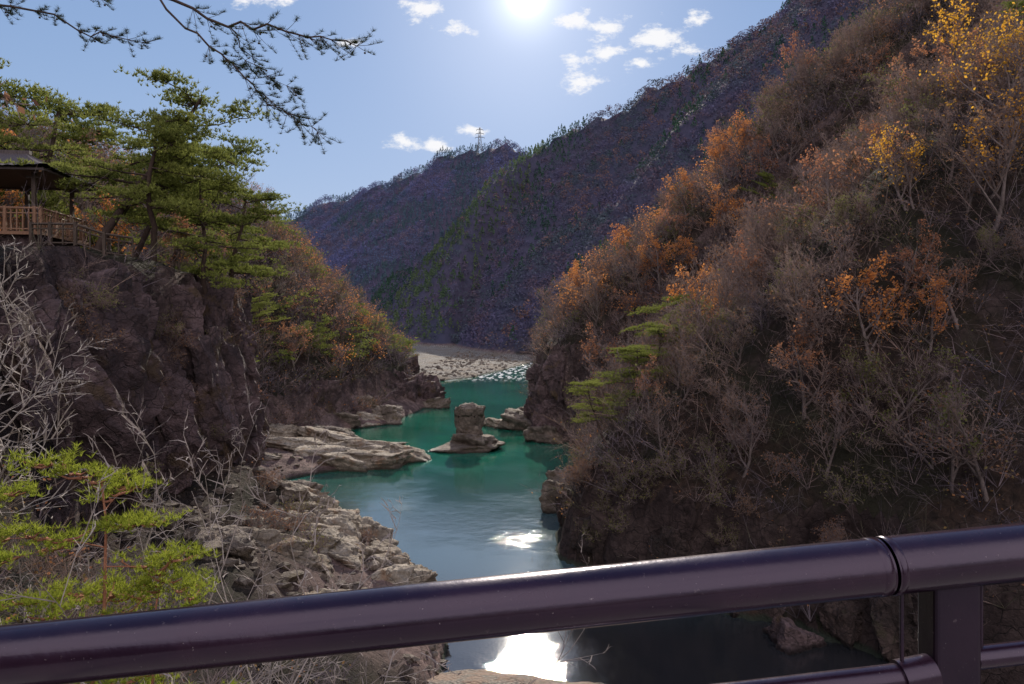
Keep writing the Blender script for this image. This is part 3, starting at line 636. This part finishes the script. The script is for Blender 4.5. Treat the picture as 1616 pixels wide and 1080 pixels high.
limb([(-9.7, 8.9, 22.5), (-8, 10.2, 22.9), (-6.8, 10.6, 22.6), (-5.8, 10.7, 22.4)], .026, .6)
limb([(-9.6, 9.0, 23.6), (-8.2, 9.6, 23.6), (-7.0, 10.0, 23.2), (-6.2, 10.2, 22.9)], .022, .6)
e = obj('pine_tree', None, (0, 0, 0), label='overhanging pine tree with long dark drooping limbs against the sky', category='tree', group='pine trees in the gorge')
obj('trunk', T.mesh('trunk', [M_pbark], True), parent=e); obj('crown', C.mesh('crown', [M_pdark]), parent=e)

# ------------------------------------------------------------------ pavilion
def woodmat(name, c1, c2):
    t = NT(name); tc = t.n('ShaderNodeTexCoord').outputs['Object']
    n = t.noise(4, 4, t.n('ShaderNodeMapping', {'Vector': tc, 'Scale': (6, 6, .6)}).outputs[0])
    return t.fin(t.n('ShaderNodeBsdfPrincipled', {'Base Color': t.mix(t.ramp(n, .3, .7), c1, c2), 'Roughness': .7}).outputs[0])
M_wood = woodmat('weathered_wood', (0.20, 0.105, 0.065), (0.30, 0.165, 0.10)); M_dwood = woodmat('dark_wood', (0.05, 0.034, 0.028), (0.10, 0.07, 0.052)); M_roof = woodmat('roof_sheet', (0.055, 0.042, 0.045), (0.11, 0.085, 0.085))
GX0, GY0, GZ0 = -33.3, 45, 23.7
g = obj('pavilion', None, (GX0, GY0, GZ0), (0, 0, .12), label='open wooden viewing pavilion with hipped roof on the cliff top', category='pavilion')
b = B(); b.box((0, 0, -.1), (7.4, 6, .2)); b.box((0, 0, -.8), (6.6, 5.2, 1.2), m=1); obj('floor', b.mesh('floor', [M_wood, M_rockD]), parent=g)
for sx in (-2.9, 0, 2.9):
    for sy in (-2.3, 2.3):
        b = B(); b.box((0, 0, 1.9), (.22, .22, 3.8)); b.box((0, 0, .12), (.34, .34, .24)); b.box((0, 0, 3.5), (.9, .14, .14)); obj('post', b.mesh('post', [M_dwood]), (sx, sy, 0), parent=g)
b = B(); hw, hd, zt, ze = 4.3, 3.7, 5.5, 3.9
n = 28
for (a0, a1, b0, b1) in (((-hw, -hd), (hw, -hd), (-1.2, 0), (1.2, 0)), ((hw, -hd), (hw, hd), (1.2, 0), (1.2, 0)), ((hw, hd), (-hw, hd), (1.2, 0), (-1.2, 0)), ((-hw, hd), (-hw, -hd), (-1.2, 0), (-1.2, 0))):
    a0, a1, b0, b1 = map(np.array, (a0, a1, b0, b1)); m_ = 6
    for i in range(n):
        for j in range(m_):
            q_ = []
            for (u, v) in ((i, j), (i+1, j), (i+1, j+1), (i, j+1)):
                uu = u/n; vv = v/m_; lo = a0*(1-uu)+a1*uu; hi = b0*(1-uu)+b1*uu; p_ = lo*(1-vv)+hi*vv
                q_.append((p_[0], p_[1], ze+(zt-ze)*vv**1.25+.18*(abs(uu-.5)*2)**3*(1-vv)+(.05 if u % 2 else 0)))
            b.quads([q_], 0)
b.box((0, 0, zt+.05), (2.9, .3, .25)); b.box((0, -hd+.3, ze-.08), (2*hw-.6, .1, .16)); b.box((0, hd-.3, ze-.08), (2*hw-.6, .1, .16)); b.box((hw-.3, 0, ze-.08), (.1, 2*hd-.6, .16)); b.box((-hw+.3, 0, ze-.08), (.1, 2*hd-.6, .16))
b.box((0, 0, ze-.02), (2*hw-.5, 2*hd-.5, .05), m=1)
obj('roof', b.mesh('roof', [M_roof, M_dwood]), parent=g)
b = B()
def railrun(b, p0, p1, hgt=1.45, sp=.34, z0=0, z1=0):
    p0 = np.array(p0, float); p1 = np.array(p1, float); L = np.linalg.norm(p1-p0); n = max(2, int(L/sp))
    for zz_ in (hgt, hgt*.78, .15): b.tube([np.append(p0, z0+zz_), np.append(p1, z1+zz_)], .08 if zz_ == hgt else .05, 5)
    for i in range(n+1):
        f = i/n; q = p0*(1-f)+p1*f; zb = z0*(1-f)+z1*f; big = i % 5 == 0
        b.box((q[0], q[1], zb+hgt/2+(.06 if big else 0)), (.17 if big else .08, .17 if big else .08, hgt+(.14 if big else -.1)))
railrun(b, (-3.6, -2.9), (3.6, -2.9)); railrun(b, (3.6, -2.9), (3.6, 2.9)); railrun(b, (-3.6, 2.9), (3.6, 2.9))
obj('railing', b.mesh('railing', [M_wood]), parent=g)
b = B(); pts_ = [(-29.3, 41.6), (-28.0, 41.4), (-26.6, 41.6), (-25.2, 42.2), (-24.0, 43.2)]
for a, c in zip(pts_[:-1], pts_[1:]): railrun(b, a, c, 1.3, .6, Hs(*a)+.05, Hs(*c)+.05)
obj('wooden_fence', b.mesh('wooden_fence', [M_dwood]), label='dark wooden handrail fence along the cliff top path', category='fence')

# ------------------------------------------------------------------ transmission tower
px_, py_ = -42, 890; pz = float(mount(np.array([px_]), np.array([py_]))[0])-1
b = B(); Ht = 38; th = .28
def lw(z): return 3.4*(1-z/Ht)**1.1+.5
lv = np.linspace(0, Ht, 9)
for sx, sy in ((1, 1), (1, -1), (-1, -1), (-1, 1)): b.tube([(sx*lw(z), sy*lw(z), z) for z in lv], th, 4)
cn = [(1, 1), (1, -1), (-1, -1), (-1, 1)]
for z0, z1 in zip(lv[:-1], lv[1:]):
    for q_ in range(4):
        a, c = cn[q_], cn[(q_+1) % 4]
        b.tube([(a[0]*lw(z0), a[1]*lw(z0), z0), (c[0]*lw(z1), c[1]*lw(z1), z1)], th*.6, 3); b.tube([(c[0]*lw(z0), c[1]*lw(z0), z0), (a[0]*lw(z1), a[1]*lw(z1), z1)], th*.6, 3)
te = obj('transmission_tower', None, (px_, py_, pz), label='steel lattice power line tower on the mountain ridge', category='pylon')
t = NT('galvanised_steel'); t.fin(t.n('ShaderNodeBsdfPrincipled', {'Base Color': t.mix(t.noise(1), (0.16, 0.165, 0.18), (0.24, 0.25, 0.27)), 'Roughness': .5, 'Metallic': .3}).outputs[0]); M_st = t.m
obj('lattice_mast', b.mesh('lattice_mast', [M_st]), parent=te)
for z_, w in ((25, 6), (30, 5.2), (35, 4.4)):
    b = B(); b.tube([(-w, 0, z_), (0, 0, z_+1.3), (w, 0, z_)], th*.8, 4); b.tube([(-w, 0, z_), (w, 0, z_)], th*.8, 4); b.tube([(-w, 0, z_), (-w, 0, z_-1.8)], .2, 4); b.tube([(w, 0, z_), (w, 0, z_-1.8)], .2, 4)
    obj('crossarm', b.mesh('crossarm', [M_st]), parent=te)

# ------------------------------------------------------------------ bridge deck and railing
def enamel(name, k, rough, coat):
    t = NT(name); tc = t.n('ShaderNodeTexCoord').outputs['Object']
    n1 = t.noise(6, 4, tc); n2 = t.noise(60, 4, tc); n3 = t.noise(180, 2, tc)
    c = t.mix(t.ramp(n1, .35, .65), (0.014*k, 0.006*k, 0.014*k), (0.022*k, 0.009*k, 0.018*k)); c = t.mix(t.ramp(n2, .66, .74), c, (0.06, 0.045, 0.05))
    c = t.mix(t.ramp(n3, .72, .78), c, (0.16, 0.14, 0.14))
    bp = t.n('ShaderNodeBump', {'Strength': .06, 'Distance': .01, 'Height': n2})
    return t.fin(t.n('ShaderNodeBsdfPrincipled', {'Base Color': c, 'Roughness': t.ramp(n1, .3, .7, rough, rough+.12), 'Specular Tint': (.85, .70, 1, 1), 'Coat Weight': coat, 'Coat Roughness': .05, 'Normal': bp.outputs[0]}).outputs[0])
M_rail = enamel('brown_enamel', 1, .18, .25); M_post = enamel('satin_brown_enamel', .5, .4, 0)
Lp = np.array([-.848, 1.13, 17.446]); Rp = np.array([.938, 1.25, 17.582]); dv = (Rp-Lp)/(Rp[0]-Lp[0])
at = lambda x, dz=0, dy=0: Lp+dv*(x-Lp[0])+np.array([0, dy, dz])
rl = obj('bridge_railing', None, tuple(at(.80, -1.2)), label='glossy dark brown steel pipe railing along the bridge edge', category='railing')
o0 = np.array(rl.location)
def part(nm, b, smooth=False, bev=0, mat=None):
    o = obj(nm, b.mesh(nm, [mat or M_rail], smooth), parent=rl); o.location = tuple(-o0)
    if bev: md = o.modifiers.new('b', 'BEVEL'); md.width = bev; md.segments = 3
    return o
b = B(); b.tube([at(-2.6), at(0), at(.665)], .050, 48); b.tube([at(.671), at(1.5), at(3.2)], .050, 48); part('handrail', b, True)
b = B(); b.tube([at(.644), at(.648), at(.660), at(.663)], [.0501, .0513, .0513, .048], 48); b.tube([at(.6725), at(.675), at(.682), at(.686)], [.048, .0513, .0513, .0501], 48); part('joint_collar', b, True)
def vpost(x):
    b = B(); p = at(x)
    b.box((p[0], p[1]+.01, p[2]-.03-.6), (.084, .06, 1.2)); part('post', b, False, .008, M_post)
vpost(.80); vpost(-1.25); vpost(2.85)
b = B()
b.tube([at(-1.2, -.205), at(.2, -.205), at(.70, -.205)], .024, 24, cap=True); b.tube([at(.70, -.205), at(.76, -.20)], .030, 24, cap=True); b.tube([at(.84, -.185), at(1.6, -.185), at(2.8, -.185)], .020, 24, cap=True)
b.tube([at(-1.2, -.55), at(.76, -.55)], .024, 24); b.tube([at(.84, -.55), at(2.8, -.55)], .024, 24)
part('lower_rail', b, True)
for x0, za, zb in ((.705, -.05, -.19), (.855, -.05, -.17)):
    b = B(); b.tube([at(x0, za), at(x0, zb)], .0035, 10, cap=True); part('stay_rod', b, True)
t = NT('deck_concrete'); t.fin(t.n('ShaderNodeBsdfPrincipled', {'Base Color': t.mix(t.noise(4), (0.22, 0.21, 0.2), (0.32, 0.31, 0.29)), 'Roughness': .9}).outputs[0])
b = B(); b.box((0, -.6, 16.1), (30, 3.9, .5), ry=-.076); obj('bridge_deck', b.mesh('bridge_deck', [t.m]), kind='structure', label='concrete footbridge deck crossing the gorge', category='bridge')

# ------------------------------------------------------------------ world, sun, camera
el = math.radians(25.7); az = math.radians(1.2)
sd = Vector((math.sin(az)*math.cos(el), math.cos(az)*math.cos(el), math.sin(el)))
w = bpy.data.worlds.new('World'); scene.world = w; w.use_nodes = True; nt = w.node_tree; nt.nodes.clear()
class W(NT):
    def __init__(s): s.t = nt
t = W()
sky = t.n('ShaderNodeTexSky', sky_type='NISHITA', sun_disc=False, sun_elevation=el, sun_rotation=az, altitude=400, air_density=1.3, dust_density=0.1, ozone_density=2.0)
dirn = t.n('ShaderNodeTexCoord').outputs['Generated']
dot = t.n('ShaderNodeVectorMath', {0: dirn, 1: tuple(sd)}, operation='DOT_PRODUCT').outputs['Value']
dot = t.math('MAXIMUM', dot, 0.0)
g1 = t.math('MULTIPLY', t.math('POWER', dot, 12000.0), 60.0); g2 = t.math('MULTIPLY', t.math('POWER', dot, 1100.0), 4.5); g3 = t.math('MULTIPLY', t.math('POWER', dot, 80.0), 2.0)
gl = t.math('ADD', t.math('ADD', g1, g2), g3)
sp = t.n('ShaderNodeSeparateXYZ', {0: dirn})
yy = t.math('MAXIMUM', sp.outputs[1], 0.05); u = t.math('DIVIDE', sp.outputs[0], yy); v = t.math('DIVIDE', sp.outputs[2], yy)
uv = t.n('ShaderNodeCombineXYZ', {0: u, 1: v}).outputs[0]
CL = [(668, 12, 40, 22), (640, 225, 34, 14), (688, 228, 26, 16), (715, 48, 32, 14), (742, 205, 34, 9), (905, 32, 34, 16), (960, 45, 40, 24), (1035, 62, 46, 30), (1095, 30, 30, 16), (920, 130, 48, 18), (912, 98, 34, 15), (955, 82, 34, 14), (1012, 100, 26, 15), (1083, 80, 32, 15), (555, 68, 26, 10), (420, 0, 60, 12)]
mx = None
for (a, b_, cw, ch) in CL:
    q_ = t.n('ShaderNodeVectorMath', {0: uv, 1: ((a-808)/1077, (510-b_)/1077, 0)}, operation='SUBTRACT').outputs[0]
    q_ = t.n('ShaderNodeVectorMath', {0: q_, 1: (1077/cw, 1077/ch, 0)}, operation='MULTIPLY').outputs[0]
    q_ = t.math('SUBTRACT', 1.0, t.n('ShaderNodeVectorMath', {0: q_}, operation='LENGTH').outputs['Value'])
    mx = q_ if mx is None else t.math('MAXIMUM', mx, q_)
ns = t.noise(26, 6, t.n('ShaderNodeMapping', {'Vector': uv, 'Scale': (1, 1.7, 1)}).outputs[0], .68)
cl = t.ramp(t.math('ADD', mx, t.math('MULTIPLY', t.math('SUBTRACT', ns, 0.5), 4.2)), 0.0, 1.0, 0, .9)
s1 = t.n('ShaderNodeVectorMath', {0: sky.outputs[0], 1: (5.0, 5.0, 5.0)}, operation='ADD').outputs[0]
s2 = t.n('ShaderNodeVectorMath', {0: sky.outputs[0], 1: s1}, operation='DIVIDE').outputs[0]
s2 = t.n('ShaderNodeVectorMath', {0: s2, 1: (6.6, 7.5, 10.1)}, operation='MULTIPLY').outputs[0]
c = t.mix(1.0, s2, t.n('ShaderNodeCombineXYZ', {0: gl, 1: t.math('MULTIPLY', gl, .97), 2: t.math('MULTIPLY', gl, .9)}).outputs[0], 'ADD')
c = t.mix(cl, c, (8.4, 8.3, 8.3))
fill_bank = t.math('MULTIPLY', t.ramp(sp.outputs[1], -.05, -.45), t.ramp(sp.outputs[2], 0.0, .1))
c = t.mix(t.math('MULTIPLY', fill_bank, t.ramp(t.noise(2.2, 3, dirn), .25, .55, .6, 1)), c, (13.5, 12.5, 13.0))  # added bright cloud bank behind the camera, invented as fill light
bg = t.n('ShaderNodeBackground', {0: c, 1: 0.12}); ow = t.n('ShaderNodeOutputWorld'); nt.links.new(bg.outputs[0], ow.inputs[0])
sl_ = bpy.data.lights.new('sun', 'SUN'); sl_.energy = 5.0; sl_.angle = math.radians(.53); sl_.color = (1, .90, .76)
so = bpy.data.objects.new('sun', sl_); COL.objects.link(so); so.rotation_euler = sd.to_track_quat('Z', 'Y').to_euler(); so.location = (0, 0, 60)
cd = bpy.data.cameras.new('camera'); cam = bpy.data.objects.new('camera', cd); COL.objects.link(cam); cam.location = (0, 0, 18); cam.rotation_euler = (math.pi/2, 0, 0)
cd.sensor_width = 36; cd.lens = 24; cd.shift_y = -30/1616; cd.clip_start = .05; cd.clip_end = 5000; scene.camera = cam
scene.view_settings.view_transform = 'Standard'; scene.view_settings.look = 'None'; scene.view_settings.exposure = 0
